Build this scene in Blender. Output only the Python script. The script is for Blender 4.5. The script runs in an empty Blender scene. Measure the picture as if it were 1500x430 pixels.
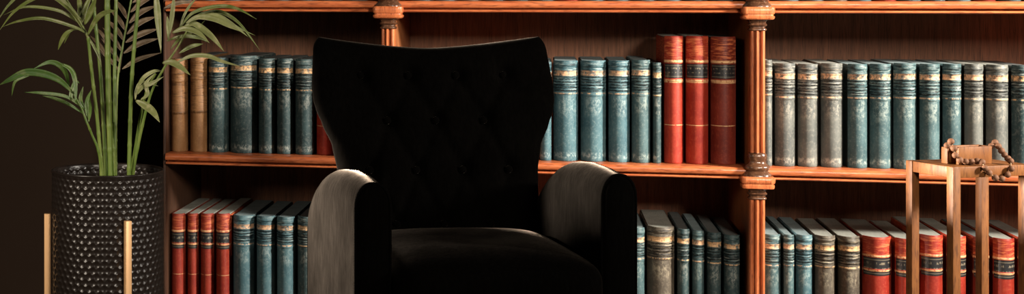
import bpy, bmesh, math, random
from mathutils import Vector, Matrix
random.seed(7)
S = bpy.context.scene
COL = S.collection
PI = math.pi

# ------------------------------------------------------------------ camera
F = 2200.0; PX = 290.0; HY = -8.0; CZ = 1.17
cd = bpy.data.cameras.new('camera'); cam = bpy.data.objects.new('camera', cd); COL.objects.link(cam)
cam.location = (0, 0, CZ); cam.rotation_euler = (PI/2, 0, 0)
cd.sensor_width = 36; cd.sensor_fit = 'HORIZONTAL'; cd.lens = F/1500*36
cd.shift_x = (750-PX)/1500; cd.shift_y = -(215-HY)/1500
cd.clip_start = 0.05
S.camera = cam

def W(px, py, Y):
    return Vector(((px-PX)/F*Y, Y, CZ-(py-HY)/F*Y))

# ------------------------------------------------------------------ object helpers
def link(name, me, mat=None, parent=None):
    o = bpy.data.objects.new(name, me); COL.objects.link(o)
    if mat is not None: me.materials.append(mat)
    if parent is not None: o.parent = parent
    return o
def finish(bm, name, mat, parent=None, smooth=35):
    bmesh.ops.recalc_face_normals(bm, faces=bm.faces)
    me = bpy.data.meshes.new(name); bm.to_mesh(me); bm.free()
    if smooth:
        me.shade_smooth()
        me.set_sharp_from_angle(angle=math.radians(smooth))
    return link(name, me, mat, parent)
def tag(o, label, cat, group=None):
    o['label'] = label; o['category'] = cat
    if group: o['group'] = group
    return o
def thing(name, label, cat, loc=(0,0,0), rz=0, group=None):
    o = bpy.data.objects.new(name, None); COL.objects.link(o)
    o.empty_display_size = .1
    o.location = loc; o.rotation_euler = (0, 0, rz)
    return tag(o, label, cat, group)

def box(bm, x0, x1, y0, y1, z0, z1, bev=0, seg=2):
    vs = [bm.verts.new((x, y, z)) for x in (x0, x1) for y in (y0, y1) for z in (z0, z1)]
    fs = [(0,1,3,2), (4,6,7,5), (0,4,5,1), (2,3,7,6), (0,2,6,4), (1,5,7,3)]
    faces = [bm.faces.new([vs[i] for i in f]) for f in fs]
    if bev:
        es = list({e for f in faces for e in f.edges})
        bmesh.ops.bevel(bm, geom=es, offset=bev, segments=seg, affect='EDGES', profile=.5)
def tube(bm, pts, rad, n=10, cap=True):
    pts = [Vector(p) for p in pts]
    N = len(pts); rings = []
    up = None
    for i, p in enumerate(pts):
        t = (pts[min(i+1, N-1)]-pts[max(i-1, 0)]).normalized()
        if up is None:
            a = Vector((0, 1, 0)) if abs(t.y) < .9 else Vector((1, 0, 0))
            up = (a - t*a.dot(t)).normalized()
        else:
            up = (up - t*up.dot(t)).normalized()
        b = t.cross(up)
        r = rad[i] if hasattr(rad, '__len__') else rad
        rings.append([bm.verts.new(p + (up*math.cos(2*PI*k/n) + b*math.sin(2*PI*k/n))*r) for k in range(n)])
    for a, b in zip(rings, rings[1:]):
        for k in range(n):
            bm.faces.new((a[k], a[(k+1) % n], b[(k+1) % n], b[k]))
    if cap:
        bm.faces.new(rings[0][::-1]); bm.faces.new(rings[-1])
def loft(bm, rings, cap0=True, cap1=True, closed=True):
    R = [[bm.verts.new(p) for p in r] for r in rings]
    n = len(R[0])
    for a, b in zip(R, R[1:]):
        for k in range(n if closed else n-1):
            bm.faces.new((a[k], a[(k+1) % n], b[(k+1) % n], b[k]))
    if cap0: bm.faces.new(R[0][::-1])
    if cap1: bm.faces.new(R[-1])
    return R
def lathe(bm, prof, n=32, c=(0, 0)):
    rings = [[(c[0]+r*math.cos(2*PI*k/n), c[1]+r*math.sin(2*PI*k/n), z) for k in range(n)] for r, z in prof]
    return loft(bm, rings, prof[0][0] > 0, prof[-1][0] > 0)
def crom(P, m=8):
    P = [Vector(p) for p in P]
    Q = [P[0]*2-P[1]] + P + [P[-1]*2-P[-2]]
    out = []
    for i in range(1, len(Q)-2):
        a, b, c, d = Q[i-1:i+3]
        for k in range(m):
            t = k/m
            out.append(.5*((2*b) + (c-a)*t + (2*a-5*b+4*c-d)*t*t + (3*b-a-3*c+d)*t**3))
    out.append(P[-1])
    return out

# ------------------------------------------------------------------ materials
class NT:
    def __init__(s, name):
        s.m = bpy.data.materials.new(name); s.m.use_nodes = True
        s.t = s.m.node_tree; s.b = s.t.nodes['Principled BSDF']
    def n(s, kind, **kw):
        x = s.t.nodes.new(kind)
        for k, v in kw.items(): setattr(x, k, v)
        return x
    def put(s, sock, v):
        if v is None: return
        if isinstance(v, bpy.types.NodeSocket): s.t.links.new(v, sock)
        elif isinstance(v, (tuple, list)) and len(v) == 3 and sock.type == 'RGBA': sock.default_value = (*v, 1)
        else: sock.default_value = v
    def math(s, op, a, b=None, c=None, clamp=False):
        x = s.n('ShaderNodeMath', operation=op, use_clamp=clamp)
        for i, v in enumerate((a, b, c)): s.put(x.inputs[i], v)
        return x.outputs[0]
    def mix(s, f, a, b):
        x = s.n('ShaderNodeMix', data_type='RGBA')
        s.put(x.inputs[0], f); s.put(x.inputs[6], a); s.put(x.inputs[7], b)
        return x.outputs[2]
    def noise(s, vec, scale, detail=4, w=None, rough=.55):
        x = s.n('ShaderNodeTexNoise')
        if w is not None:
            x.noise_dimensions = '4D'; s.put(x.inputs['W'], w)
        s.put(x.inputs['Vector'], vec); x.inputs['Scale'].default_value = scale
        x.inputs['Detail'].default_value = detail; x.inputs['Roughness'].default_value = rough
        return x.outputs[0]
    def mapv(s, vec, sc):
        x = s.n('ShaderNodeMapping'); s.put(x.inputs[0], vec); x.inputs['Scale'].default_value = sc
        return x.outputs[0]
    def ramp(s, v, a, b):
        x = s.n('ShaderNodeMapRange', clamp=True); s.put(x.inputs[0], v)
        x.inputs[1].default_value = a; x.inputs[2].default_value = b
        return x.outputs[0]
    def rng(s, z, a, b, soft=.004):
        return s.math('MULTIPLY', s.ramp(z, a-soft, a+soft), s.ramp(z, b+soft, b-soft))
    def bump(s, h, strength=.3, dist=.002):
        x = s.n('ShaderNodeBump'); s.put(x.inputs['Height'], h)
        x.inputs['Strength'].default_value = strength; x.inputs['Distance'].default_value = dist
        s.put(s.b.inputs['Normal'], x.outputs[0])
    def set(s, **kw):
        for k, v in kw.items(): s.put(s.b.inputs[k.replace('_', ' ')], v)
        return s.m
def coords(t, which='Object'):
    return t.n('ShaderNodeTexCoord').outputs[which]

def wood(name, c1, c2, c3, sc, rough=.35, grain=1.0, bump=.25):
    t = NT(name); v = coords(t)
    m = t.mapv(v, sc)
    a = t.noise(m, 6, 6, rough=.6); b = t.noise(m, 30, 3)
    col = t.mix(t.ramp(a, .35, .65), c1, c2)
    col = t.mix(t.math('MULTIPLY', t.ramp(b, .5, .7), .7*grain), col, c3)
    t.bump(b, bump, .002)
    return t.set(Base_Color=col, Roughness=t.math('ADD', t.math('MULTIPLY', b, .2), rough-.1))
def plain(name, c, rough=.5, metal=0.0, nz=.25, sc=40):
    t = NT(name); v = coords(t)
    a = t.noise(v, sc, 4)
    col = t.mix(t.math('MULTIPLY', t.ramp(a, .35, .7), nz), c, tuple(x*.45 for x in c))
    t.bump(a, .12, .001)
    return t.set(Base_Color=col, Roughness=rough, Metallic=metal)

M = {}
M['shelf'] = wood('polished_orange_wood', (.50, .145, .050), (.34, .080, .026), (.09, .020, .007), (1, 6, 8), .34)
M['column'] = wood('carved_column_wood', (.52, .155, .055), (.34, .085, .028), (.11, .026, .008), (8, 8, 1), .3)
M['dark_carved'] = wood('dark_carved_wood', (.075, .032, .016), (.045, .018, .009), (.15, .07, .035), (4, 4, 4), .24)
M['panel'] = wood('dark_back_panel_wood', (.22, .090, .042), (.115, .047, .022), (.035, .015, .008), (9, 9, .5), .7)
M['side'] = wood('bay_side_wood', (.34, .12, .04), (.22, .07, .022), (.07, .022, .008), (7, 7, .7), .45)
M['shaded_side'] = wood('shaded_side_wood', (.075, .03, .013), (.045, .018, .008), (.02, .008, .004), (7, 7, .7), .6)  # side wood darkened, so shade is in the left panel's colour
M['stand'] = wood('oiled_brown_wood', (.155, .060, .018), (.105, .037, .010), (.045, .015, .005), (6, 6, 1), .5)
M['bead'] = plain('raw_wood_bead', (.12, .056, .030), .65)
M['cord'] = plain('bead_cord', (.25, .16, .09), .9)
M['gold'] = plain('brushed_gold_metal', (.78, .47, .23), .42, .35, .08)
M['label'] = None
M['soil'] = plain('potting_soil', (.03, .02, .012), .95, 0, .6, 90)
M['walnut'] = plain('dark_chair_leg_wood', (.03, .015, .008), .45)

# pot: glossy black hammered glaze
t = NT('black_hammered_glaze'); M['pot'] = t.set(Base_Color=(.014, .010, .008), Roughness=.31, Specular_IOR_Level=.42)
# wall / floor
t = NT('dark_brown_wall'); t.b.inputs['Specular IOR Level'].default_value = .08; v = coords(t); a = t.noise(v, 3, 5); b = t.noise(v, 120, 2)
t.bump(b, .15, .001)
M['wall'] = t.set(Base_Color=t.mix(a, (.040, .025, .0175), (.050, .032, .022)), Roughness=.85)
M['floor'] = wood('dark_floor_boards', (.05, .028, .016), (.035, .019, .011), (.018, .01, .006), (1, 8, 1), .5)
# velvet
def velvet(name, c, tint, sheen_scale=1.0):
    t = NT(name); v = coords(t)
    a = t.noise(v, 9, 5); st = t.noise(t.mapv(v, (30, 30, 5)), 4, 3)
    f = t.math('MULTIPLY', a, st)
    col = t.mix(t.ramp(f, .12, .4), tuple(x*.6 for x in c), c)
    sw = t.math('ADD', t.math('MULTIPLY', t.ramp(f, .12, .42), .10*sheen_scale), .06*sheen_scale)
    t.bump(t.noise(v, 260, 2), .2, .001)
    return t.set(Base_Color=col, Roughness=.95, Sheen_Weight=sw, Sheen_Roughness=.24,
                 Sheen_Tint=tint, Specular_IOR_Level=.0)
M['velvet'] = velvet('black_velvet', (.0008, .0007, .0006), (.95, .80, .66))
M['seat_velvet'] = velvet('black_velvet_dimmed_sheen', (.0008, .0007, .0006), (.95, .80, .66), .35)  # same velvet with sheen cut back to dim the lit patch on the seat
M['piping'] = velvet('black_velvet_piping', (.001, .0009, .0008), (.25, .2, .16))

# plant
def leafmat(name, c1, c2, c3):
    t = NT(name); v = coords(t)
    a = t.noise(v, 9, 3); b = t.noise(v, 55, 3)
    col = t.mix(t.ramp(a, .35, .65), c1, c2)
    col = t.mix(t.math('MULTIPLY', t.ramp(b, .5, .68), .55), col, c3)
    t.bump(b, .15, .001)
    m = t.set(Base_Color=col, Roughness=.42)
    t.b.inputs['Transmission Weight'].default_value = 0
    return m
M['leaf'] = leafmat('palm_leaf_green', (.085, .12, .020), (.13, .155, .036), (.25, .24, .11))
M['leaf_deep'] = leafmat('palm_leaf_deep_green', (.042, .105, .014), (.085, .14, .026), (.17, .20, .07))
M['leaf_pale'] = leafmat('palm_leaf_pale', (.20, .215, .085), (.15, .17, .055), (.36, .34, .18))
M['leaf_dry'] = leafmat('palm_leaf_dry', (.15, .10, .06), (.10, .07, .036), (.24, .18, .115))
t = NT('palm_stem_green'); v = coords(t)
a = t.noise(t.mapv(v, (40, 40, 3)), 3, 3)
M['stem'] = t.set(Base_Color=t.mix(t.ramp(a, .35, .65), (.085, .15, .022), (.17, .22, .048)), Roughness=.4)

# books
def bookmat(name, c1, c2, wear, gilt, style):
    """cloth / leather cover; pattern laid out over the cover's own height (generated z)"""
    t = NT(name)
    g = coords(t, 'Generated'); o = coords(t, 'Object')
    sx = t.n('ShaderNodeSeparateXYZ'); t.put(sx.inputs[0], g)
    gx, gy, gz = sx.outputs
    rnd = t.n('ShaderNodeObjectInfo').outputs['Random']
    w = t.math('MULTIPLY', rnd, 37.0)
    big = t.noise(o, 14, 5, w); fine = t.noise(o, 130, 5, w, .7)
    streak = t.noise(t.mapv(o, (26, 26, 230)), 1, 4, w, .65)
    grainv = t.noise(t.mapv(o, (260, 260, 40)), 1, 3, w)
    blot = t.noise(t.mapv(o, (95, 95, 70)), 1, 6, w, .75)
    col = t.mix(t.ramp(big, .36, .64), c1, c2)
    col = t.mix(t.math('MULTIPLY', t.ramp(fine, .5, .75), .45), col, wear)
    col = t.mix(t.math('MULTIPLY', t.ramp(grainv, .55, .75), .3), col, tuple(x*.4 for x in c1))
    centre = t.math('SUBTRACT', 1.0, t.math('MULTIPLY', t.math('ABSOLUTE', t.math('SUBTRACT', gx, .5)), 2.0))
    spine = t.ramp(gy, .12, .06)
    gmask = 0.0
    if style == 'teal':
        # scuffed dark lines across the upper third
        rid = t.rng(gz, .69, .985, .01)
        wob = t.math('ADD', t.math('MULTIPLY', gz, 36.0), t.math('MULTIPLY', blot, .9))
        saw = t.math('FRACT', t.math('ADD', wob, w))
        line = t.math('MULTIPLY', t.ramp(saw, .42, .52), t.ramp(saw, 1.0, .92))
        line = t.math('MULTIPLY', line, t.rng(gz, .69, .845, .006))
        line = t.math('MULTIPLY', line, t.ramp(blot, .62, .50))
        dk = t.math('MULTIPLY', t.math('MULTIPLY', rid, t.ramp(streak, .52, .60)), .85)
        col = t.mix(dk, col, tuple(x*.18 for x in c1))
        lt = t.math('MULTIPLY', t.math('MULTIPLY', rid, t.ramp(streak, .46, .36)), .9)
        col = t.mix(lt, col, wear)
        col = t.mix(t.math('MULTIPLY', t.math('MULTIPLY', line, spine), .9), col, tuple(x*.10 for x in c1))
        # gilt band near the head, two thin fillets, worn ornament in the middle
        b1 = t.math('MULTIPLY', t.rng(gz, .850, .900), t.ramp(blot, .40, .56))
        b2 = t.math('MULTIPLY', t.rng(gz, .668, .680, .003), t.ramp(blot, .45, .55))
        orn = t.math('MULTIPLY', t.math('MULTIPLY', t.rng(gz, .47, .65, .04), t.ramp(blot, .48, .56)), t.ramp(centre, .2, .5))
        foot = t.math('MULTIPLY', t.rng(gz, .035, .085, .012), t.ramp(blot, .47, .58))
        gm = t.math('MAXIMUM', b1, b2)
        col = t.mix(t.math('MULTIPLY', t.math('MULTIPLY', gm, spine), .92), col, gilt)
        col = t.mix(t.math('MULTIPLY', t.math('MULTIPLY', orn, spine), .55), col, wear)
        col = t.mix(t.math('MULTIPLY', t.math('MULTIPLY', foot, spine), .7), col, tuple(min(1, x*1.3) for x in wear))
    elif style == 'red':
        b1 = t.math('MAXIMUM', t.rng(gz, .792, .812, .004), t.rng(gz, .635, .660, .004))
        b1 = t.math('MAXIMUM', b1, t.rng(gz, .30, .306, .002))
        hd = t.math('MULTIPLY', t.rng(gz, .80, .985, .01), t.ramp(streak, .48, .60))
        b1 = t.math('MULTIPLY', b1, t.ramp(blot, .38, .5))
        col = t.mix(t.math('MULTIPLY', hd, .6), col, (.60, .17, .06))
        col = t.mix(t.math('MULTIPLY', t.math('MULTIPLY', b1, spine), .85), col, gilt)
    else:
        hd = t.math('MULTIPLY', t.ramp(streak, .5, .62), t.rng(gz, .45, .99, .05))
        col = t.mix(t.math('MULTIPLY', hd, .7), col, tuple(x*.25 for x in c1))
        b1 = t.math('MULTIPLY', t.rng(gz, .40, .43, .004), t.ramp(blot, .4, .5))
        col = t.mix(t.math('MULTIPLY', b1, .7), col, tuple(x*.3 for x in c1))
    t.bump(t.math('ADD', t.math('MULTIPLY', streak, .6), fine), .35, .0015)
    return t.set(Base_Color=col, Roughness=t.math('ADD', .40, t.math('MULTIPLY', fine, .3)), Specular_IOR_Level=.28)
GOLD = (.62, .37, .18); CREAM = (.62, .36, .20)
M['teal'] = bookmat('worn_teal_cloth', (.030, .062, .068), (.058, .105, .112), (.25, .29, .26), CREAM, 'teal')
M['blue'] = bookmat('worn_blue_teal_cloth', (.032, .080, .098), (.062, .128, .145), (.26, .32, .31), CREAM, 'teal')
M['darkteal'] = bookmat('dark_teal_cloth', (.017, .036, .039), (.034, .063, .066), (.25, .26, .23), GOLD, 'teal')
M['grey'] = bookmat('worn_grey_cloth', (.060, .066, .062), (.105, .108, .096), (.27, .25, .205), CREAM, 'teal')
M['brown'] = bookmat('faded_brown_cloth', (.055, .045, .034), (.09, .075, .056), (.28, .24, .17), GOLD, 'teal')
M['red'] = bookmat('red_leather', (.19, .011, .006), (.28, .025, .011), (.42, .09, .036), GOLD, 'red')
M['oldred'] = bookmat('old_red_leather', (.17, .013, .008), (.25, .028, .013), (.40, .11, .045), GOLD, 'red')
M['darkred'] = bookmat('dark_red_leather', (.09, .009, .005), (.15, .018, .009), (.30, .07, .03), GOLD, 'red')
M['tan'] = bookmat('tan_calf_leather', (.16, .072, .026), (.24, .12, .048), (.38, .22, .105), GOLD, 'tan')
def pagemat(name, c):
    t = NT(name); o = coords(t)
    a = t.noise(t.mapv(o, (700, 20, 20)), 1, 2); b = t.noise(o, 18, 4)
    col = t.mix(t.math('MULTIPLY', t.ramp(a, .4, .65), .5), c, tuple(x*.5 for x in c))
    col = t.mix(t.math('MULTIPLY', t.ramp(b, .45, .7), .5), col, tuple(x*.55 for x in c))
    t.bump(a, .3, .001)
    return t.set(Base_Color=col, Roughness=.75)
M['page_teal'] = pagemat('dusty_teal_page_edges', (.20, .27, .28))
M['page_grey'] = pagemat('dusty_grey_page_edges', (.30, .31, .27))
M['page_dark'] = pagemat('dark_page_edges', (.10, .11, .105))
# black title label with faint gilt rules
t = NT('black_title_label'); g = coords(t, 'Generated'); o = coords(t)
sx = t.n('ShaderNodeSeparateXYZ'); t.put(sx.inputs[0], g); gz = sx.outputs[2]
bl = t.noise(t.mapv(o, (160, 160, 60)), 1, 4)
ln = t.math('MAXIMUM', t.rng(gz, .10, .13, .02), t.rng(gz, .87, .90, .02))
ln = t.math('MAXIMUM', ln, t.math('MULTIPLY', t.rng(gz, .62, .74, .03), t.ramp(bl, .5, .58)))
ln = t.math('MAXIMUM', ln, t.math('MULTIPLY', t.rng(gz, .36, .42, .03), t.ramp(bl, .48, .58)))
M['label'] = t.set(Base_Color=t.mix(t.math('MULTIPLY', ln, .55), (.012, .012, .013), (.30, .25, .17)), Roughness=.4)

# ------------------------------------------------------------------ bookcase frame (local: u along, n into the wall, z up)
TH = math.radians(13.0); Y0 = 5.0
cT, sT = math.cos(TH), math.sin(TH)
def U(px, n=0.0):
    t = (px-PX)/F
    return (t*(Y0+n*cT)-n*sT)/(cT+t*sT)
def YU(u, n=0.0): return Y0-u*sT+n*cT
def ZU(px, py, n=0.0): return CZ-(py-HY)/F*YU(U(px, n), n)
CASE_LOC = (0, Y0, 0); CASE_ROT = -TH
def case_to_world(u, n, z): return Vector((u*cT+n*sT, Y0-u*sT+n*cT, z))

ZS = {'upper': 1.150, 'middle': .645, 'lower': .150}
SH = .037                      # shelf thickness
DB = .50                       # back panel
UL, UR = U(240.5, -.02), U(2250)
UC = [U(569, -.05), U(1109, -.05)]

case = thing('bookcase', 'tall carved orange-brown wooden bookcase filled with old leather and cloth books', 'bookcase', CASE_LOC, CASE_ROT)
# shelves: moulded nosing profile (n, z) swept along u
def shelf_profile(zt):
    P = [(DB, zt), (-.040, zt)]
    for k in range(1, 8):                    # round nosing
        a = PI/2*k/7
        P.append((-.040-.014*math.sin(a), zt-.011+.011*math.cos(a)))
    P += [(-.053, zt-.017), (-.050, zt-.0215), (-.030, zt-.0225), (-.026, zt-.0290)]   # hollow groove
    for k in range(0, 7):                    # bead
        a = PI*k/6
        P.append((-.041-.0055*math.sin(a), zt-.0325+.0038*math.cos(a)))
    P += [(-.03, zt-SH), (DB, zt-SH)]
    return P
for key in ('upper', 'middle', 'lower'):
    bm = bmesh.new(); pr = shelf_profile(ZS[key])
    loft(bm, [[(u, n, z) for n, z in pr] for u in (UL+.012, UR)])
    finish(bm, 'shelf', M['shelf'], case, 40)
bm = bmesh.new(); pr = [(n, z) for n, z in shelf_profile(1.70)]
loft(bm, [[(u, n, z) for n, z in pr] for u in (UL+.012, UR)]); finish(bm, 'top_board', M['shelf'], case, 40)
bm = bmesh.new(); box(bm, UL, UR, DB, DB+.02, 0, 1.70); finish(bm, 'back_panel', M['panel'], case, 0)
bm = bmesh.new(); box(bm, UL, UL+.0085, -.035, DB, 0, 1.70, .002); finish(bm, 'side_panel', M['shaded_side'], case, 40)
bm = bmesh.new(); box(bm, UR-.011, UR, -.035, DB, 0, 1.70, .002); finish(bm, 'side_panel', M['side'], case, 40)
bm = bmesh.new(); box(bm, UL+.012, UR-.012, -.02, .0, 0, ZS['lower']-SH, .003); finish(bm, 'plinth', M['shelf'], case, 40)
for uc in UC:                                # dividing boards between the bays, notched round the shelves
    for z0, z1 in ((0, ZS['lower']-SH), (ZS['lower'], ZS['middle']-SH), (ZS['middle'], ZS['upper']-SH), (ZS['upper'], 1.70-SH)):
        bm = bmesh.new(); box(bm, uc-.021, uc+.021, 0.001 if z0 == 0 else -.03, DB-.001, z0, z1, .002)
        finish(bm, 'dividing_board', M['side'], case, 40)

# columns: square-section carved stack built from rounded rings
def rrect(cx, cy, hw, hd, z, r, m=4):
    out = []
    r = min(r, hw*.98, hd*.98)
    for (sx, sy, a0) in ((1, 1, 0), (-1, 1, PI/2), (-1, -1, PI), (1, -1, 3*PI/2)):
        for k in range(m+1):
            a = a0+PI/2*k/m
            out.append((cx+sx*(hw-r)+r*math.cos(a), cy+sy*(hd-r)+r*math.sin(a), z))
    return out
def stack(bm, cx, cy, prof, rnd):
    loft(bm, [rrect(cx, cy, h, h*.8, z, h*rnd) for h, z in prof])
def reeded_shaft(bm, cx, cy, z0, z1):
    # half-round front with two full reeds and a deep groove between them
    pts = []
    R = .0215
    def reed(x0, x1, dep, m=7):
        for k in range(m+1):
            a = PI*k/m
            pts.append((cx+(x0+x1)/2-(x1-x0)/2*math.cos(a), cy-.006-dep*math.sin(a)))
    pts.append((cx-R, cy+.02)); pts.append((cx-R, cy-.004))
    reed(-R, -.010, .010); reed(-.0085, .0035, .017); reed(.0075, R, .013)
    pts.append((cx+R, cy-.004)); pts.append((cx+R, cy+.02))
    loft(bm, [[(x, y, z) for x, y in pts] for z in (z0, z1)])
for uc in UC:
    nc = -.052
    def bell(z0, z1, h0, h1, m=6):           # concave sweep
        return [(h0+(h1-h0)*(1-math.cos(PI/2*k/m)), z0+(z1-z0)*math.sin(PI/2*k/m)) for k in range(m+1)]
    for (za, zb, zt_) in ((.645, .584, 'middle'), (1.139, 1.094, 'upper')):
        # capital under the block
        cb = bmesh.new()
        lo = zb
        prof = [(.022, lo-.034), (.0255, lo-.033), (.027, lo-.030), (.0255, lo-.027), (.0225, lo-.025), (.0225, lo-.021),
                (.026, lo-.0195), (.0285, lo-.016), (.026, lo-.0125), (.0235, lo-.011)] + bell(lo-.010, lo, .024, .040)
        stack(cb, uc, nc, prof, .55); finish(cb, 'capital', M['dark_carved'], case, 50)
        bb = bmesh.new()                     # projecting block at the shelf
        H = .0475
        if zt_ == 'middle':
            prof = [(.040, zb), (.0455, zb+.002), (.047, zb+.007), (.047, zb+.012), (.0435, zb+.0135), (.0435, zb+.016), (.0475, zb+.018),
                    (.049, zb+.026), (.0485, zb+.034), (.044, zb+.037)]
        else:
            prof = [(.040, zb), (.0445, zb+.0015), (.047, zb+.006), (.0475, zb+.010), (.0435, zb+.012), (.0435, zb+.0165), (.0465, zb+.018),
                    (.048, zb+.027), (.0475, zb+.036), (.043, zb+.039)]
        stack(bb, uc, nc, prof, .28); finish(bb, 'shelf_block', M['column'], case, 50)
        rb = bmesh.new()                     # turned base above the block
        z0 = prof[-1][1]
        if zt_ == 'middle':
            pr2 = [(.042, z0), (.041, z0+.006), (.034, z0+.012), (.031, z0+.016), (.035, z0+.020), (.037, z0+.026), (.034, z0+.032),
                   (.027, z0+.037), (.0245, z0+.045), (.026, z0+.050), (.028, z0+.058), (.0265, z0+.066), (.0225, z0+.071)]
        else:
            pr2 = [(.042, z0), (.041, z0+.006), (.034, z0+.012), (.031, z0+.016), (.035, z0+.020), (.037, z0+.026), (.034, z0+.032),
                   (.027, z0+.037), (.0225, z0+.043)]
        stack(rb, uc, nc, pr2, .75); finish(rb, 'column_base', M['dark_carved'], case, 50)
        top_of_base = pr2[-1][1]
        if zt_ == 'middle':
            s1 = bmesh.new(); reeded_shaft(s1, uc, nc, top_of_base, 1.094-.034); finish(s1, 'column_shaft', M['column'], case, 50)
            s1 = bmesh.new(); reeded_shaft(s1, uc, nc, .0, zb-.034); finish(s1, 'column_shaft', M['column'], case, 50)
        else:
            s1 = bmesh.new(); reeded_shaft(s1, uc, nc, top_of_base, 1.66); finish(s1, 'column_shaft', M['column'], case, 50)

# ------------------------------------------------------------------ books
def book(u, z, w, h, d, cover, pages, label, group, n0=0.0, red=False, bands=(), lean=0.0, cat='book', bulge=.46):
    p = case_to_world(u, n0, z+.0004)
    t = thing('book', label, cat, p, CASE_ROT, group)
    if lean: t.rotation_euler = (0, lean, CASE_ROT)
    b = w*bulge; th = .0035; m = 12
    def outline(off, ext, joint=True):
        P = [(w/2-off, d-ext), (w/2-off, b+.022)]
        if joint: P.append((w/2-off-.0022, b+.012))
        for k in range(m+1):
            a = k/m*2-1
            x = -a*(w/2-off)
            P.append((x, off+b*(abs(a)**2.3)))
        if joint: P.append((-w/2+off+.0022, b+.012))
        P += [(-w/2+off, b+.022), (-w/2+off, d-ext)]
        return P
    zs = [0, .002, .006]
    ev = []
    for bz in bands: ev += [bz*h-.0055, bz*h-.003, bz*h, bz*h+.003, bz*h+.0055]
    zs += sorted(ev) + [h-.007, h-.0025, h]
    bm = bmesh.new()
    oo = outline(0, 0); ii = outline(th, 0)
    rings = []
    for zz in zs:
        push = 0
        for bz in bands:
            q = abs(zz-bz*h)
            if q < .0056: push = max(push, .0032*math.sqrt(max(0, 1-(q/.0056)**2)))
        if zz in (0, h): push = -.0022
        elif zz in (.002, h-.0025): push = -.0006
        ring = []
        for i, (x, y) in enumerate(oo):
            if 3 <= i < 3+m+1:
                a = (i-3)/m*2-1
                fade = 1-abs(a)**6
                ring.append((x*(1+push*1.2/w*.5), y-push*fade, zz))
            else: ring.append((x, y, min(zz, h-.0062) if zz < h-.0062 else h-.0062+(zz-h+.007)*.05))
        inn = []
        for i, (x, y) in enumerate(ii):
            inn.append((x, y, zz if 3 <= i < 3+m+1 or zz < h-.0062 else h-.0062+(zz-h+.007)*.05))
        rings.append(ring+inn[::-1])
    loft(bm, rings)
    finish(bm, 'cover', cover, t, 32)
    bm = bmesh.new()
    q = outline(th+.0003, .004, False)
    loft(bm, [[(x, y, zz) for x, y in q] for zz in (.005, h-.0025)])
    finish(bm, 'page_block', pages, t, 30)
    if red:                                  # raised black title label round the spine
        bm = bmesh.new()
        def arc(off):
            P = []
            for k in range(m+1):
                a = (k/m*2-1)*.93
                P.append((-a*(w/2+off*.3), -off+b*(abs(a)**2.3)))
            return P
        A = arc(.0016); B = arc(-.001)
        loft(bm, [[(x, y, zz) for x, y in A]+[(x, y, zz) for x, y in reversed(B)] for zz in (h*(.672 if z > .3 else .60), h*(.782 if z > .3 else .785))])
        l = finish(bm, 'title_label', M['label'], t, 30); l['label'] = 'black title label'
    return t

BK = {'T': ('teal', 'page_teal'), 'B': ('blue', 'page_teal'), 'D': ('darkteal', 'page_dark'), 'G': ('grey', 'page_grey'),
      'N': ('brown', 'page_grey'), 'R': ('red', 'page_grey'), 'r': ('darkred', 'page_dark'), 'A': ('tan', 'page_dark'), 'S': ('oldred', 'page_grey')}
GM, GL = 'old books along the middle shelf', 'old books along the lower shelf'
MIDDLE = [
 (244, 268, 86, 'A', 'tan book at the far left end of the middle shelf, behind the palm'),
 (275, 301, 81, 'A', 'tan book beside the dark teal ones, second from the middle shelf\'s left end'),
 (302, 331, 85, 'D', 'dark teal book right of the two tan books on the middle shelf'),
 (333, 374, 82, 'D', 'thickest dark teal book left of the armchair on the middle shelf'),
 (376, 401, 86, 'D', 'narrow dark teal book right of the thickest one, middle shelf left of the armchair'),
 (403, 428, 86, 'D', 'dark teal gilt-banded book, second from the armchair\'s upper left corner'),
 (430, 459, 87, 'D', 'dark teal book touching the armchair back at its left upper corner'),
 (461, 490, 87, 'R', 'red book mostly hidden behind the left wing of the armchair'),
 (790, 809, 91, 'B', 'teal book showing as a sliver behind the right wing of the armchair'),
 (810, 848, 89, 'B', 'blue teal book beside the right wing of the armchair, middle shelf'),
 (850, 889, 89, 'B', 'blue teal book with bright gilt band, second from the armchair back on its right'),
 (891, 924, 89, 'B', 'blue teal book third right of the armchair back, above the right arm'),
 (925, 954, 88, 'T', 'teal book fourth right of the armchair back, last before the dark slim one'),
 (956, 970, 92, 'D', 'slim very dark book against the tall red books on the middle shelf'),
 (973, 1003, 53, 'R', 'tall red book with black label, leftmost of the three tall red ones'),
 (1005, 1040, 53, 'R', 'tall bright red book with black label, middle one of the three tall red ones'),
 (1042, 1081, 54, 'r', 'tall dark maroon book with black label beside the carved column'),
 (1118, 1133, 88, 'G', 'narrow book tight against the right side of the carved column, middle shelf'),
 (1136, 1168, 93, 'G', 'greyish book first full spine right of the carved column on the middle shelf'),
 (1170, 1202, 94, 'G', 'greyish book second full spine right of the carved column on the middle shelf'),
 (1204, 1238, 93, 'G', 'grey brown book third full spine right of the carved column on the middle shelf'),
 (1243, 1274, 94, 'T', 'teal book right of the wide dark gap on the middle shelf, fourth from the column'),
 (1276, 1310, 94, 'T', 'teal grey book fifth full spine right of the column on the middle shelf'),
 (1311, 1347, 93, 'T', 'wide teal book standing just left of the wooden stand on the middle shelf'),
 (1349, 1381, 94, 'T', 'teal book rising behind the left corner of the wooden stand top'),
 (1383, 1413, 94, 'T', 'teal book rising behind the left end of the bead string'),
 (1415, 1445, 94, 'G', 'pale grey book rising behind the middle of the small box on the wooden stand'),
 (1447, 1482, 95, 'G', 'pale grey book rising behind the right end of the bead string'),
 (1485, 1519, 96, 'D', 'dark book cut by the right frame edge on the middle shelf'),
]
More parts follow.
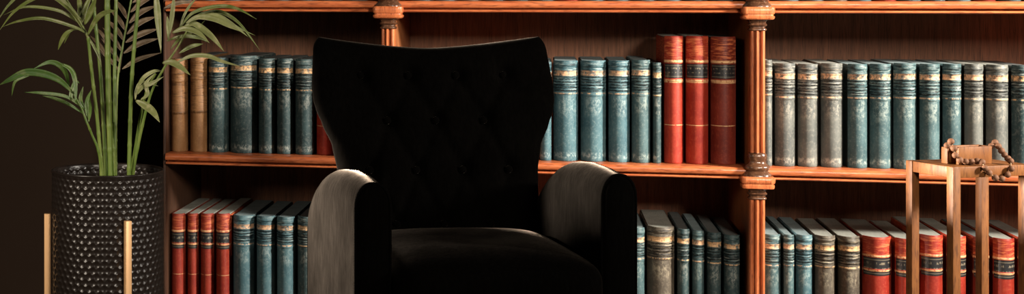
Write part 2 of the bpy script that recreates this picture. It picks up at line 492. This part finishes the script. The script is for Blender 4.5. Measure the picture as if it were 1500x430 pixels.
LOWER = [
 (248, 270, 313, 'S', 'dark red labelled book at the lower shelf\'s left end, beside the black pot'),
 (272, 289, 313, 'S', 'thinnest red labelled book, second from the left end of the lower shelf'),
 (291, 312, 313, 'S', 'red labelled book third from the left end of the lower shelf'),
 (314, 336, 313, 'S', 'red labelled book next to the teal ones at the lower shelf\'s left end'),
 (338, 370, 316, 'B', 'wide teal book touching the four red books at the lower shelf\'s left end'),
 (373, 401, 317, 'B', 'teal book with worn spine, second right of the lower shelf\'s four red books'),
 (403, 431, 318, 'B', 'dark teal book third right of the lower shelf\'s four red books at left'),
 (433, 462, 318, 'D', 'dark teal book partly hidden behind the left arm of the armchair'),
 (922, 946, 334, 'T', 'teal book partly hidden behind the right arm of the armchair'),
 (948, 990, 333, 'N', 'thickest brownish book right of the armchair arm on the lower shelf'),
 (992, 1012, 336, 'D', 'narrow dark teal book right of the thick brownish one on the lower shelf'),
 (1014, 1033, 338, 'T', 'narrow teal book second right of the thick brownish one on the lower shelf'),
 (1036, 1058, 341, 'D', 'dark teal book third right of the thick brownish one on the lower shelf'),
 (1061, 1086, 345, 'D', 'short dark teal book left of the carved column on the lower shelf'),
 (1118, 1146, 344, 'T', 'slate teal book right against the column on the lower shelf'),
 (1148, 1165, 344, 'T', 'thin teal book second right of the column on the lower shelf'),
 (1167, 1193, 345, 'B', 'blue teal book with gilt ornament third right of the column on the lower shelf'),
 (1195, 1227, 346, 'N', 'brownish grey book fourth right of the column on the lower shelf'),
 (1229, 1263, 347, 'N', 'brown grey book left of the bright red ones on the lower shelf'),
 (1266, 1311, 348, 'R', 'widest bright red book with black label, lower shelf left of the wooden stand'),
 (1313, 1345, 350, 'R', 'red labelled book partly behind the left leg of the wooden stand'),
 (1350, 1386, 345, 'R', 'red book seen between the left and front legs of the wooden stand'),
 (1389, 1420, 347, 'R', 'red book partly behind the front leg of the wooden stand'),
 (1427, 1453, 348, 'r', 'dark red book mostly hidden by the rear leg of the wooden stand'),
 (1457, 1491, 350, 'R', 'red black-labelled book seen between the rear and right legs of the wooden stand'),
 (1494, 1526, 350, 'R', 'red book cut by the right frame edge on the lower shelf'),
]
for rows, key, grp, dd in ((MIDDLE, 'middle', GM, .40), (LOWER, 'lower', GL, .42)):
    z = ZS[key]
    for i, (a, b, yt, st, lab) in enumerate(rows):
        ua, ub = U(a), U(b)
        w = ub-ua-.0045
        h = ZU((a+b)/2, yt)-z
        cov, pg = BK[st]
        bands = () if st in 'RrSA' else ((.955, .905, .845, .80, .755, .71, .675) if i % 2 else (.95, .90, .85, .805, .765, .725, .66))
        if st in 'Rr' : bands = (.80, .655)
        if st == 'S': bands = (.80, .655)
        if st == 'A': bands = (.93, .84, .76, .42)
        book(max((ua+ub)/2, UL+.0125+w/2), z, w, h, dd-.03*((i*7) % 3)/3, M[cov], M[pg], lab, grp, n0=.002*((i*5) % 3), red=(st in 'RrS'), bands=bands)
# top row: only the feet of the spines come into the frame
UPG = 'books on the top shelf'
for (a, b, cnt, lab) in ((250, 538, 8, 'dark old book above the palm on the top shelf, only its foot showing'),
                         (600, 1078, 13, 'dark old book on the top shelf between the carved columns, only its foot showing'),
                         (1140, 1540, 11, 'dark old book on the top shelf right of both columns, only its foot showing')):
    u = U(a); ue = U(b); base = (ue-u)/cnt
    for k in range(cnt):
        st = random.choice('DDTrND')
        cov, pg = BK[st]
        w = base*random.uniform(.86, .98)
        book(u+base*(k+.5), ZS['upper'], w, random.uniform(.32, .36), .38, M[cov], M[pg], lab, UPG, red=(st == 'r'), bands=(.9, .8, .7, .3))

# ------------------------------------------------------------------ armchair
CH = thing('armchair', 'black velvet wingback armchair with button-tufted back, standing in front of the bookcase', 'armchair',
           (.7315, 3.67, 0), math.radians(3))
PD = [(0, .006), (.12, 0), (.25, .002), (.38, .014), (.46, .032), (.53, .060), (.58, .090), (.622, .13)]
def prof_drop(y):
    for (a, p), (b, q) in zip(PD, PD[1:]):
        if y <= b: return p+(q-p)*(y-a)/(b-a)
    return PD[-1][1]
def arm(side):
    bm = bmesh.new()
    rings = []; m = 9
    ztop = .716 if side < 0 else .733
    def sect(y, ins, drop):
        f = min(1, max(0, y/.6)); f = f*f*(3-2*f)
        xo = .3475+.045*f-ins; xi = .262-.004*f+ins
        zt = ztop-prof_drop(y)-drop
        hw = (xo-xi)/2; xc = (xo+xi)/2
        rz = hw*1.45
        P = [(xi, .20), (xi, (.2+zt-rz)/2), (xi, zt-rz)]
        for k in range(1, 2*m):
            a = PI-PI*k/(2*m)
            ca, sa = math.cos(a), math.sin(a)
            P.append((xc+hw*math.copysign(abs(ca)**.9, ca), zt-rz+rz*abs(sa)**.9))
        P += [(xo, zt-rz), (xo, (.2+zt-rz)/2), (xo, .20)]
        return [(side*x, y, z) for x, z in P]
    seq = [(0.0, .012, .012), (.004, .006, .006), (.012, .0015, .002), (.022, 0, 0)]
    seq += [(.03+.55*k/20, 0, 0) for k in range(21)]
    seq += [(.60, .003, .006), (.615, .012, .018), (.622, .03, .04)]
    for y, ins, dr in seq: rings.append(sect(y, ins, dr))
    loft(bm, rings)
    a = finish(bm, 'armrest', M['velvet'], CH, 50)
    for y, ins, dr in ((.010, .0005, .001), (.608, .006, .010)):
        bm = bmesh.new(); tube(bm, [Vector(p) for p in sect(y, ins, dr)], .0042, 8); finish(bm, 'piping', M['piping'], a, 60)
arm(-1); arm(1)
# back
HWT = [(.40, .272), (.5, .278), (.60, .283), (.67, .289), (.736, .301), (.80, .329), (.835, .344), (.867, .3515), (.91, .3525), (.954, .349), (1.0, .345), (1.06, .342)]
def hw(z):
    for (a, p), (b, q) in zip(HWT, HWT[1:]):
        if z <= b:
            f = max(0, (z-a)/(b-a)); f = f*f*(3-2*f)*.5+f*.5
            return p+(q-p)*f
    return HWT[-1][1]
BX = -.012
buttons = []
def ty(z): return .545+(z-.5)*.40
rowz = (.935, .808, .672, .527)
for r, z in enumerate(rowz):
    xs = (-.21, -.07, .07, .21) if r % 2 == 0 else (-.14, 0.0, .14)
    for x in xs: buttons.append((x*(1.0 if r < 2 else .95), z))
def tuft(x, z):
    d = 0
    for bx, bz in buttons:
        q = ((x-bx)/.028)**2+((z-bz)/.028)**2
        d += .024*math.exp(-q)
        for ex, ez in buttons:               # diagonal folds between neighbouring buttons
            if 0 < bz-ez < .16 and .04 < abs(bx-ex) < .10:
                L = math.hypot(ex-bx, ez-bz); tx, tz = (ex-bx)/L, (ez-bz)/L
                s = (x-bx)*tx+(z-bz)*tz; e = -(x-bx)*tz+(z-bz)*tx
                if 0 < s < L: d += .011*math.exp(-(e/.011)**2)*math.sin(PI*s/L)**.3
    return min(d, .03)
bm = bmesh.new()
NI, NJ = 84, 96
def bpt(i, j, front):
    a = i/NI*2-1; s = math.sin(a*PI/2)
    q = j/NJ*2-1; t = (math.sin(q*PI/2)+1)/2
    zt = 1.012+.034*abs(s)**1.5
    z = .40+t*(zt-.40)
    k = max(0, (z-.985)/.06)
    rc = 1-.045*max(0, (t-.93)/.07)**2.5        # rounded upper corners
    x = s*hw(z)*rc
    e = (max(0, (1-abs(s)**7))*max(0, (1-abs(2*t-1)**26)))**.40
    wing = -.030*abs(s)**4*min(1, max(0, (z-.66)/.16))
    y = ty(z)+wing
    if front: y += -.045*e+tuft(x, z)*min(1, e)
    else: y += .075*e
    return (BX+x, y+.02, z)
fr = [[None]*(NJ+1) for _ in range(NI+1)]; bk = [[None]*(NJ+1) for _ in range(NI+1)]
for i in range(NI+1):
    for j in range(NJ+1):
        fr[i][j] = bm.verts.new(bpt(i, j, True))
        bk[i][j] = fr[i][j] if (i in (0, NI) or j in (0, NJ)) else bm.verts.new(bpt(i, j, False))
for i in range(NI):
    for j in range(NJ):
        bm.faces.new((fr[i][j], fr[i+1][j], fr[i+1][j+1], fr[i][j+1]))
        q = [bk[i][j], bk[i][j+1], bk[i+1][j+1], bk[i+1][j]]
        bm.faces.new(q)
back = finish(bm, 'backrest', M['velvet'], CH, 70)
for x, z in buttons:
    bm = bmesh.new()
    bmesh.ops.create_uvsphere(bm, u_segments=14, v_segments=8, radius=.011)
    for v in bm.verts: v.co = Vector((v.co.x, v.co.y*.5, v.co.z))+Vector((BX+x, ty(z)+.02-.045+.019, z))
    finish(bm, 'tufting_button', M['velvet'], back, 60)
# seat cushion: soft rounded block
def superbox(bm, c, h, ex, ez, nu=64, nv=32):
    def sp(v, e): return math.copysign(abs(v)**e, v)
    rings = []
    for j in range(1, nv):
        ph = -PI/2+PI*j/nv
        rings.append([(c[0]+h[0]*sp(math.cos(ph), ez)*sp(math.cos(2*PI*i/nu), ex),
                       c[1]+h[1]*sp(math.cos(ph), ez)*sp(math.sin(2*PI*i/nu), ex),
                       c[2]+h[2]*sp(math.sin(ph), ez)) for i in range(nu)])
    loft(bm, rings)
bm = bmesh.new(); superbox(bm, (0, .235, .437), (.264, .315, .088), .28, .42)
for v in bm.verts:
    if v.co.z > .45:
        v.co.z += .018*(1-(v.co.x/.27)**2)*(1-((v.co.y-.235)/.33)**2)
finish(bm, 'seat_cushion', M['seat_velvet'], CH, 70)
bm = bmesh.new(); box(bm, -.262, .262, .025, .60, .20, .36, .012, 3); finish(bm, 'seat_base', M['velvet'], CH, 40)
for sx in (-1, 1):
    for yy, ky in ((.06, -.02), (.56, .03)):
        bm = bmesh.new()
        loft(bm, [[(sx*.29+(sx*.012*(1-z/.2))+r*math.cos(2*PI*k/16), yy+ky*(1-z/.2)+r*math.sin(2*PI*k/16), z) for k in range(16)]
                  for r, z in ((.012, 0), (.0125, .004), (.016, .08), (.021, .16), (.023, .205))])
        finish(bm, 'leg', M['walnut'], CH, 50)

# ------------------------------------------------------------------ potted palm and its stand
PY = 3.5; PC = W(158, 248, PY); PR = 82/F*PY; ZR = PC.z; ZB = .462
palm = thing('potted_palm', 'green palm in a black dimpled cylindrical pot on a gold-legged stand, at left', 'potted plant', (PC.x, PC.y, ZB))
def pl(p): return Vector(p)-Vector((PC.x, PC.y, ZB))
# pot with hammered honeycomb dimples
bm = bmesh.new()
NA = 46; SA = 8; Hh = ZR-ZB; rowh = .0136; nr = int(Hh/rowh)
def pot_r(ang, z):
    if z > Hh-.006 or z < .006: return PR
    u = ang/(2*PI)*NA; v = (z-.006)/rowh
    best = 9
    r0 = math.floor(v)
    for r in (r0-1, r0, r0+1, r0+2):
        off = .5*(r % 2)
        uu = round(u-off)+off
        d = ((u-uu)*1.12)**2+((v-r)*.86)**2
        best = min(best, d)
    d = math.sqrt(best)
    edge = min(1, (Hh-.006-z)/.006, (z-.006)/.006)
    return PR-.0030*max(0, 1-(d/.56)**2)*edge
zs = [0]+[.004+(Hh-.008)*k/(nr*8) for k in range(nr*8+1)]+[Hh-.0025, Hh]
rings = []
for z in zs:
    rr = PR-.004 if z == 0 else None
    rings.append([((rr or (pot_r(2*PI*k/(NA*SA), z) if z < Hh-.003 else PR+.0012))*math.cos(2*PI*k/(NA*SA)),
                   (rr or (pot_r(2*PI*k/(NA*SA), z) if z < Hh-.003 else PR+.0012))*math.sin(2*PI*k/(NA*SA)), z) for k in range(NA*SA)])
rings.append([((PR-.0008)*math.cos(2*PI*k/(NA*SA)), (PR-.0008)*math.sin(2*PI*k/(NA*SA)), Hh+.0012) for k in range(NA*SA)])
for r, z in ((PR-.003, Hh), (PR-.0045, Hh-.004)):
    rings.append([(r*math.cos(2*PI*k/(NA*SA)), r*math.sin(2*PI*k/(NA*SA)), z) for k in range(NA*SA)])
for kk in range(1, 30):                      # dimples show on the inside too
    z = Hh-.004-kk*.0017
    rings.append([((pot_r(2*PI*k/(NA*SA), z)-.0045)*math.cos(2*PI*k/(NA*SA)), (pot_r(2*PI*k/(NA*SA), z)-.0045)*math.sin(2*PI*k/(NA*SA)), z) for k in range(NA*SA)])
loft(bm, rings)
finish(bm, 'pot', M['pot'], palm, 60)
bm = bmesh.new()
rr = [(PR-.0085)*k/12 for k in range(1, 13)]
rings = [[(r*math.cos(2*PI*k/60), r*math.sin(2*PI*k/60), Hh-.040+.003*random.random()+.004*(1-r/PR)) for k in range(60)] for r in rr]
loft(bm, rings); finish(bm, 'soil', M['soil'], palm, 0)

ZSOIL = ZR-.040
def stem(px_pts, r0, r1, ys, nodes=.055, mat=None):
    """cane with swollen rings, following picture points at depth ys (start, end)"""
    n = len(px_pts)
    P = [W(x, y, ys[0]+(ys[1]-ys[0])*i/(n-1)) for i, (x, y) in enumerate(px_pts)]
    first = P[0].copy(); first.z = ZSOIL-.004
    P = [first]+P
    C = crom(P, 10)
    out = []; rad = []; L = 0
    tot = sum((C[i+1]-C[i]).length for i in range(len(C)-1))
    fine = []
    for a, b in zip(C, C[1:]):
        k = max(1, int((b-a).length/.004))
        fine += [a+(b-a)*q/k for q in range(k)]
    fine.append(C[-1])
    off = random.uniform(0, nodes); prev = fine[0]
    for p in fine:
        L += (p-prev).length; prev = p
        f = L/tot
        r = r0+(r1-r0)*f
        ph = ((L+off) % nodes)
        q = min(ph, nodes-ph)
        out.append(pl(p)); rad.append(r+.0009*math.exp(-(q/.003)**2))
    bm = bmesh.new(); tube(bm, out, rad, 12)
    return finish(bm, 'stem', mat or M['stem'], palm, 60)
px = 1/F*PY
stem([(149, 251), (142, 170), (135, 110), (129, 54)], 2.9*px, 2.3*px, (3.46, 3.44))
stem([(155, 251), (151, 170), (147, 105), (138, 15), (135, -30)], 3.0*px, 2.6*px, (3.49, 3.50))
stem([(162, 252), (160, 180), (158, 100), (157, 0), (156, -60)], 4.6*px, 3.9*px, (3.47, 3.47))
stem([(168, 251), (168, 170), (168, 100), (170, 0), (171, -50)], 3.0*px, 2.6*px, (3.50, 3.53))
stem([(164, 250), (163, 215), (161, 195), (160, 178)], 6.2*px, 4.2*px, (3.495, 3.495), .018)
stem([(189, 250), (191, 170), (194, 100), (203, 0), (208, -50)], 3.1*px, 2.5*px, (3.46, 3.44))
stem([(195, 251), (207, 190), (221, 137), (240, 100), (262, 66), (282, 30)], 2.7*px, 1.2*px, (3.47, 3.40))
stem([(193, 251), (199, 212), (207, 165), (216, 130), (228, 108)], 2.7*px, 1.6*px, (3.50, 3.45))
stem([(148, 250), (144, 220), (134, 195), (128, 180), (120, 158)], 2.3*px, 1.4*px, (3.43, 3.40))
stem([(170, 250), (170, 180), (173, 110), (181, 60), (192, 0), (197, -30)], 2.0*px, 1.2*px, (3.55, 3.60))

def leaf(bm, pts, wpx, Y, dY=0.0, fold=.35, tw=0.0, peak=.45):
    n = len(pts)
    P = [W(x, y, Y+dY*(i/(n-1))**1.3) for i, (x, y) in enumerate(pts)]
    C = crom(P, 7); N = len(C)
    wm = wpx/F*Y
    rows = []
    for i, p in enumerate(C):
        f = i/(N-1)
        t = (C[min(i+1, N-1)]-C[max(i-1, 0)]).normalized()
        nv = Vector((0, -1, .35)).normalized()
        sd = t.cross(nv)
        if sd.length < .05: sd = Vector((1, 0, 0))
        sd.normalize()
        nn = sd.cross(t).normalized()
        ang = tw*f
        sd2 = sd*math.cos(ang)+nn*math.sin(ang); nn2 = nn*math.cos(ang)-sd*math.sin(ang)
        if f < peak: w = .18+.82*math.sin(PI/2*f/peak)**.8
        else: w = max(.02, math.cos(PI/2*((f-peak)/(1-peak))**1.25))
        w *= wm/2
        row = []
        for q in (-1, -.5, 0, .5, 1):
            row.append(bm.verts.new(pl(p+sd2*w*q+nn2*(w*fold*(abs(q)-.5)))))
        rows.append(row)
    for a, b in zip(rows, rows[1:]):
        for k in range(4): bm.faces.new((a[k], a[k+1], b[k+1], b[k]))
def frond(mat, leaves, Y, name='frond', rachis=None, rr=1.3):
    bm = bmesh.new()
    for L in leaves:
        pts, w = L[0], L[1]
        dY = L[2] if len(L) > 2 else 0.0
        leaf(bm, pts, w, Y+(L[3] if len(L) > 3 else 0), dY, tw=(L[4] if len(L) > 4 else random.uniform(-.35, .35)))
    if rachis:
        C = crom([pl(W(x, y, Y)) for x, y in rachis], 8)
        tube(bm, C, [rr*px*(1-.5*i/len(C)) for i in range(len(C))], 8)
    o = finish(bm, name, mat, palm, 50)
    md = o.modifiers.new('thickness', 'SOLIDIFY'); md.thickness = .0006; md.offset = 0
    return o
# upper left frond
frond(M['leaf'], [
  ([(128, 50), (110, 40), (64, 27), (28, 31), (4, 39)], 5.5, -.10),
  ([(124, 42), (112, 30), (84, 15), (38, 10), (5, 22)], 5, -.05, .03),
  ([(120, 30), (98, 6), (70, -6), (46, 0), (20, 18), (-2, 46)], 6, -.12),
  ([(118, 26), (80, -12), (40, -14), (14, 6), (-6, 34)], 5, -.02, .05),
  ([(112, 41), (98, 48), (90, 60), (85, 73)], 6, -.05),
  ([(116, 43), (104, 44), (99, 52), (94, 64)], 4, .02, .03),
  ([(122, 44), (108, 20), (88, 2), (70, -6)], 7, .03),
  ([(128, 52), (140, 30), (153, 19), (172, 15)], 8, -.06, -.02),
  ([(124, 36), (132, 18), (142, -6)], 9, -.02, -.01),
  ([(120, 34), (124, 14), (136, -12)], 8, .02, .02),
  ([(116, 24), (117, 8), (114, -10)], 8, .02, .04),
  ([(126, 50), (136, 66), (145, 84), (149, 100)], 4, 0, .03),
], 3.43, rachis=[(129, 55), (122, 40), (108, 16), (92, -10)], rr=1.8)
# lower left frond
frond(M['leaf_deep'], [
  ([(108, 137), (88, 118), (64, 108), (38, 106), (15, 116), (-2, 125)], 11, -.12, 0, .5),
  ([(101, 126), (97, 108), (88, 96), (72, 91), (48, 101)], 8, -.05, .02, .3),
  ([(60, 104), (36, 112), (22, 120), (17, 141)], 5, .02, .05),
  ([(111, 150), (110, 118), (102, 100), (79, 90)], 7, .03, -.02),
  ([(122, 158), (96, 141), (61, 136), (36, 135)], 5, -.05, .01),
  ([(125, 168), (100, 152), (80, 144), (62, 140)], 5, -.02, .04),
  ([(124, 160), (118, 146), (122, 126)], 6, 0, .02),
  ([(128, 172), (127, 150), (134, 131)], 6, .02, .01),
  ([(114, 148), (104, 142), (110, 120), (117, 122)], 6, .02, .05),
  ([(130, 178), (132, 160), (131, 140)], 5, .04, .04),
], 3.40, rachis=[(128, 181), (119, 157), (108, 138)], rr=1.6)
# dry pinnate frond behind the canes
dry = []
for (a, b, c, w) in (((179, 101), (202, 87), (236, 77), 7), ((181, 78), (204, 64), (233, 56), 9), ((184, 62), (206, 50), (232, 42), 9.5),
                     ((186, 50), (205, 33), (229, 24), 9), ((189, 34), (206, 18), (230, 8), 9), ((191, 18), (207, 4), (226, -6), 8),
                     ((194, 4), (215, -8), (236, -16), 8), ((240, 12), (262, 4), (285, 3), 7)):
    dry.append(([a, b, c], w, .04, 0, .15))
for (a, b, c, w) in (((176, 92), (164, 74), (148, 56), 6), ((179, 76), (166, 56), (150, 40), 7), ((182, 60), (170, 42), (155, 28), 7),
                     ((185, 46), (174, 28), (160, 12), 7), ((188, 30), (178, 12), (166, -2), 7), ((175, 104), (158, 84), (136, 62), 6),
                     ((156, 82), (146, 66), (132, 52), 6), ((158, 66), (148, 48), (134, 40), 5)):
    dry.append(([a, b, c], w, .04, .02, -.2))
frond(M['leaf_dry'], dry, 3.60, rachis=[(174, 106), (181, 60), (192, 0), (196, -20)], rr=1.6)
# broad hanging leaves near the right frond base
frond(M['leaf_pale'], [
  ([(228, -14), (230, 10), (232, 36), (236, 78)], 10, -.03),
  ([(255, -6), (252, 24), (248, 54)], 7, .0, -.02),
  ([(245, 24), (246, 42), (247, 62)], 5, .0, .02),
  ([(288, -4), (272, 18), (260, 50)], 4, .0, .02),
], 3.42)
# right frond
frond(M['leaf'], [
  ([(264, 40), (284, 18), (322, 9), (348, 13), (376, 28)], 6, -.08),
  ([(278, 34), (292, 22), (312, 17), (330, 20), (353, 37), (381, 74)], 6, -.05, .02),
  ([(274, 38), (296, 24), (318, 22), (348, 40), (374, 52)], 4.5, .0, .05),
  ([(244, 60), (266, 53), (291, 55), (306, 62)], 6, .03, .03),
  ([(262, 78), (280, 68), (298, 64)], 6, .02, .04),
  ([(250, 72), (262, 58), (286, 44), (300, 30)], 5, .02, .06),
], 3.40, rachis=[(244, 92), (262, 66), (282, 30)], rr=1.5)
frond(M['leaf_pale'], [
  ([(272, 34), (290, 25), (314, 28), (336, 38), (352, 46)], 9, -.06, -.02, .2),
  ([(270, 38), (284, 35), (300, 45), (314, 58), (328, 75)], 10, -.06, -.01, .2),
  ([(252, 48), (270, 42), (290, 48), (307, 63)], 9, -.05, -.03, .2),
  ([(290, 24), (316, 22), (338, 34), (365, 55)], 6.5, -.02, 0, .2),
  ([(258, 92), (280, 82), (304, 82), (326, 90), (352, 97)], 7, -.08, -.02, .2),
  ([(238, 92), (250, 91), (264, 98), (279, 110)], 10, -.05, -.04, .2),
  ([(236, 104), (226, 104), (212, 112), (204, 124), (201, 138)], 6, -.05, 0),
  ([(201, 138), (210, 126), (222, 122), (240, 112)], 7, -.03, -.02),
  ([(199, 147), (212, 154), (224, 164), (234, 179)], 12, -.05, -.03, .3),
  ([(206, 146), (216, 138), (214, 122), (228, 106)], 6, .0, .0),
  ([(198, 146), (200, 132), (208, 120), (232, 126)], 5, .0, .02),
], 3.40)

# stand with gold legs
stand = thing('plant_stand', 'plant stand with slim square gold legs around the black pot', 'plant stand', (PC.x, PC.y, 0))
RL = PR+.0098
for a in (22, -82, 142):
    ar = math.radians(a); cx, cy = RL*math.sin(ar), -RL*math.cos(ar)
    bm = bmesh.new(); box(bm, -.0072, .0072, -.0072, .0072, 0, .663, .0012, 2)
    bmesh.ops.rotate(bm, verts=bm.verts, cent=(0, 0, 0), matrix=Matrix.Rotation(ar*1.0, 3, 'Z'))
    bmesh.ops.translate(bm, verts=bm.verts, vec=(cx, cy, 0))
    finish(bm, 'leg', M['gold'], stand, 40)
bm = bmesh.new()
prof = [(PR+.0025, ZB-.0125), (PR+.0025, ZB-.0005), (PR-.014, ZB-.0005), (PR-.014, ZB-.0125)]
rings = [[(r*math.cos(2*PI*k/64), r*math.sin(2*PI*k/64), z) for k in range(64)] for r, z in prof+prof[:1]]
loft(bm, rings, False, False); bmesh.ops.remove_doubles(bm, verts=bm.verts, dist=1e-6)
finish(bm, 'support_ring', M['gold'], stand, 40)

# ------------------------------------------------------------------ wooden stand with bead string
DS = 3.85; K = DS/3.3
Fc = W(1397, 243.5, DS)                      # front corner of the top
ztop = Fc.z
ax = Vector((.177, .047, 0)).normalized(); ay = Vector((-.047, .177, 0)).normalized()
LX, LY = .183*K*1.04, .126*K
rotS = math.atan2(ax.y, ax.x)
ws = thing('wooden_stand', 'brown wooden stand of four square legs with a small box on its top, at right', 'stand',
           (Fc.x, Fc.y, 0), rotS)
pw = .0235
org = -pw*.55
def sl(x, y, z): return Vector((Fc.x, Fc.y, 0))+ax*x+ay*y+Vector((0, 0, z))
def wpart(name, *a, bev=.0018):
    bm = bmesh.new(); box(bm, *a, bev, 2); return finish(bm, name, M['stand'], ws, 40)
X0, X1, YA, YB = org, org+LX+pw, org, org+LY+pw
for (a, b) in ((X0, YA), (X1-pw, YA), (X0, YB-pw), (X1-pw, YB-pw)):
    wpart('leg', a, a+pw, b, b+pw, 0, ztop)
rh = .029
wpart('rail', X0+pw, X1-pw, YA+.002, YA+pw-.004, ztop-rh, ztop-.0005)
wpart('rail', X0+pw, X1-pw, YB-pw+.004, YB-.002, ztop-rh, ztop-.0005)
wpart('rail', X0+.002, X0+pw-.004, YA+pw, YB-pw, ztop-rh, ztop-.0005)
wpart('rail', X1-pw+.004, X1-.002, YA+pw, YB-pw, ztop-rh, ztop-.0005)
wpart('top_panel', X0+pw-.004, X1-pw+.004, YA+pw-.004, YB-pw+.004, ztop-.012, ztop-.001)
# little open box on top: four thin boards
bh = .045; tb = .0045
bx0 = X0+.041; bx1 = bx0+.120; by0 = YA+.045; by1 = by0+.048
cap = bmesh.new()
box(cap, bx0+.016, bx1, by0, by0+tb*2, ztop-.0005, ztop+bh, .001)
box(cap, bx0+.016, bx1, by1-tb*2, by1, ztop-.0005, ztop+bh, .001)
box(cap, bx0+.004, bx0+.009, by0+.026, by1, ztop-.0005, ztop+bh-.003, .001)
box(cap, bx1-tb, bx1, by0+tb*2, by1-tb*2, ztop-.0005, ztop+bh, .001)
box(cap, bx0+.016, bx1-tb, by0+tb*2, by1-tb*2, ztop+bh-.012, ztop+bh-.006, .0005)
finish(cap, 'top_box', M['stand'], ws, 40)
# bead string
BR = 4.7/F*DS
bs = thing('bead_string', 'string of round brown wooden beads looped over the small box on the wooden stand', 'bead string', sl(0, 0, ztop))
yF = YA+.020                                  # lying on the top in front of the box
def world_at(px_, py_, yl):                   # picture point on the plane y = yl of the stand
    d = Vector(((px_-PX)/F, 1, -(py_-HY)/F)); o = Vector((0, 0, CZ))
    n = ay; p0 = sl(0, yl, 0)
    s = (p0-o).dot(n)/d.dot(n)
    return o+d*s
beads = []; G = BR*1.12
spec = [(1393, 207, by0-.004), (1397.5, 217, by0-G), (1399.5, 227, by0-G), (1406, 234, by0-.012), (1414.5, 237, by0-.012), (1423, 237, by0-.013),
        (1431.5, 238, by0-.016), (1438.5, 240.5, YA+.008), (1443, 246, YA-G), (1448.5, 252.5, YA-BR), (1457.5, 260, YA-BR), (1467, 261.5, YA-BR), (1475.5, 255.5, YA-BR), (1480, 246.5, YA-BR*.7),
        (1480.5, 238, YA+.010), (1476.5, 232, YA+.024), (1471.5, 226.5, YA+.036), (1467, 220.5, by0+.006), (1462.5, 214, by0+.022), (1457.5, 208.5, by0+.040)]
pts = [world_at(a, b, c) for a, b, c in spec]
def to_l(p): q = p-Vector((Fc.x, Fc.y, 0)); return Vector((q.dot(ax), q.dot(ay), q.z))
G = BR*1.12
loc = []
for p in pts:
    q = to_l(p)
    ex = (bx0-.0, bx1, by0, by1)
    if not loc:                          # first bead sits on the corner of the box
        q.z = max(q.z, ztop+bh+G); loc.append(q); continue
    if q.z < ztop+bh and ex[0]-G < q.x < ex[1]+G and ex[2]-G < q.y < ex[3]+G:      # clear of the box
        cand = [(q.x-(ex[0]-G), 'x', ex[0]-G), (ex[1]+G-q.x, 'x', ex[1]+G), (q.y-(ex[2]-G), 'y', ex[2]-G)]
        _, axn, v = min(cand)
        setattr(q, axn, v)
    if q.y > YA-G:
        if q.z < ztop+G:
            if q.z > ztop-.002: q.z = ztop+G
            else: q.y = YA-G
    loc.append(q)
# both ends tuck away: one into the open box top, one round its back
loc.insert(0, Vector((loc[0].x+.008, by0+tb*2+G*1.02, ztop+bh-.006+G)))
a = loc[-1]
way = [a, Vector((bx1+G, by1-.01, ztop+.024)), Vector((bx1+G, by1+G, ztop+.016)), Vector((bx1-.02, by1+G, ztop+G))]
for p0, p1 in zip(way, way[1:]):
    n_ = max(1, round((p1-p0).length/(2.02*BR)))
    loc += [p0.lerp(p1, k/n_) for k in range(1, n_+1)]
pts = [sl(q.x, q.y, q.z) for q in loc]
zmin = ztop+BR
bo = Vector(bs.location)
for i, p in enumerate(pts):
    bm = bmesh.new(); bmesh.ops.create_uvsphere(bm, u_segments=18, v_segments=12, radius=BR*random.uniform(.95, 1.06))
    bmesh.ops.rotate(bm, verts=bm.verts, cent=(0, 0, 0), matrix=Matrix.Rotation(random.uniform(0, 3), 3, 'X'))
    bmesh.ops.translate(bm, verts=bm.verts, vec=p-bo)
    finish(bm, 'bead', M['bead'], bs, 60)
bm = bmesh.new(); tube(bm, [p-bo for p in pts], .0012, 6); finish(bm, 'cord', M['cord'], bs, 60)

# ------------------------------------------------------------------ room
for k in ('stand', 'bead'): M[k].node_tree.nodes['Principled BSDF'].inputs['Specular IOR Level'].default_value = .15
def struct(name, bm, mat, loc=(0, 0, 0), rz=0):
    o = finish(bm, name, mat, None, 0); o['kind'] = 'structure'; o.location = loc; o.rotation_euler = (0, 0, rz); return o
bm = bmesh.new(); box(bm, -4, 5, DB+.022, DB+.12, 0, 2.8); struct('wall_back', bm, M['wall'], CASE_LOC, CASE_ROT)
bm = bmesh.new(); box(bm, -5, 6, -2, 7, -.1, 0); struct('floor', bm, M['floor'])

# ------------------------------------------------------------------ lights
def area(name, loc, target, size, power, col, spread=180, sy=None):
    l = bpy.data.lights.new(name, 'AREA'); l.energy = power; l.color = col; l.size = size
    if sy: l.shape = 'RECTANGLE'; l.size_y = sy
    l.spread = math.radians(spread)
    o = bpy.data.objects.new(name, l); COL.objects.link(o); o.location = loc
    o.rotation_euler = (Vector(target)-Vector(loc)).to_track_quat('-Z', 'Y').to_euler()
    return o
area('key_light', (4.1, 2.6, 2.0), (1.25, 4.95, .75), .40, 62, (1, .91, .80), 60, .5)  # unseen area lamp placed at right to light the book spines, no window
area('left_fill_light', (-.85, 4.45, .87), (.70, 3.90, .50), .30, 92, (1, .86, .72), 40)  # unseen lamp added low at left to brighten the chair's side velvet
area('front_fill_light', (1.7, .2, 2.1), (.9, 4.8, .8), .6, 29, (1, .88, .74), 68)  # added frontal fill without a real source: pot glints, book tops, plant
area('side_fill_light', (-2.2, 1.6, 1.7), (-.3, 3.5, .75), .5, 2.4, (1, .86, .70), 32)  # weak unseen fill added for the pot, gold legs and palm

w = bpy.data.worlds.new('world'); S.world = w; w.use_nodes = True
bg = w.node_tree.nodes['Background']; bg.inputs[0].default_value = (1, .85, .7, 1); bg.inputs[1].default_value = .006
S.view_settings.view_transform = 'Standard'; S.view_settings.look = 'None'
S.view_settings.gamma = 1; S.view_settings.use_curve_mapping = False; S.view_settings.exposure = 0
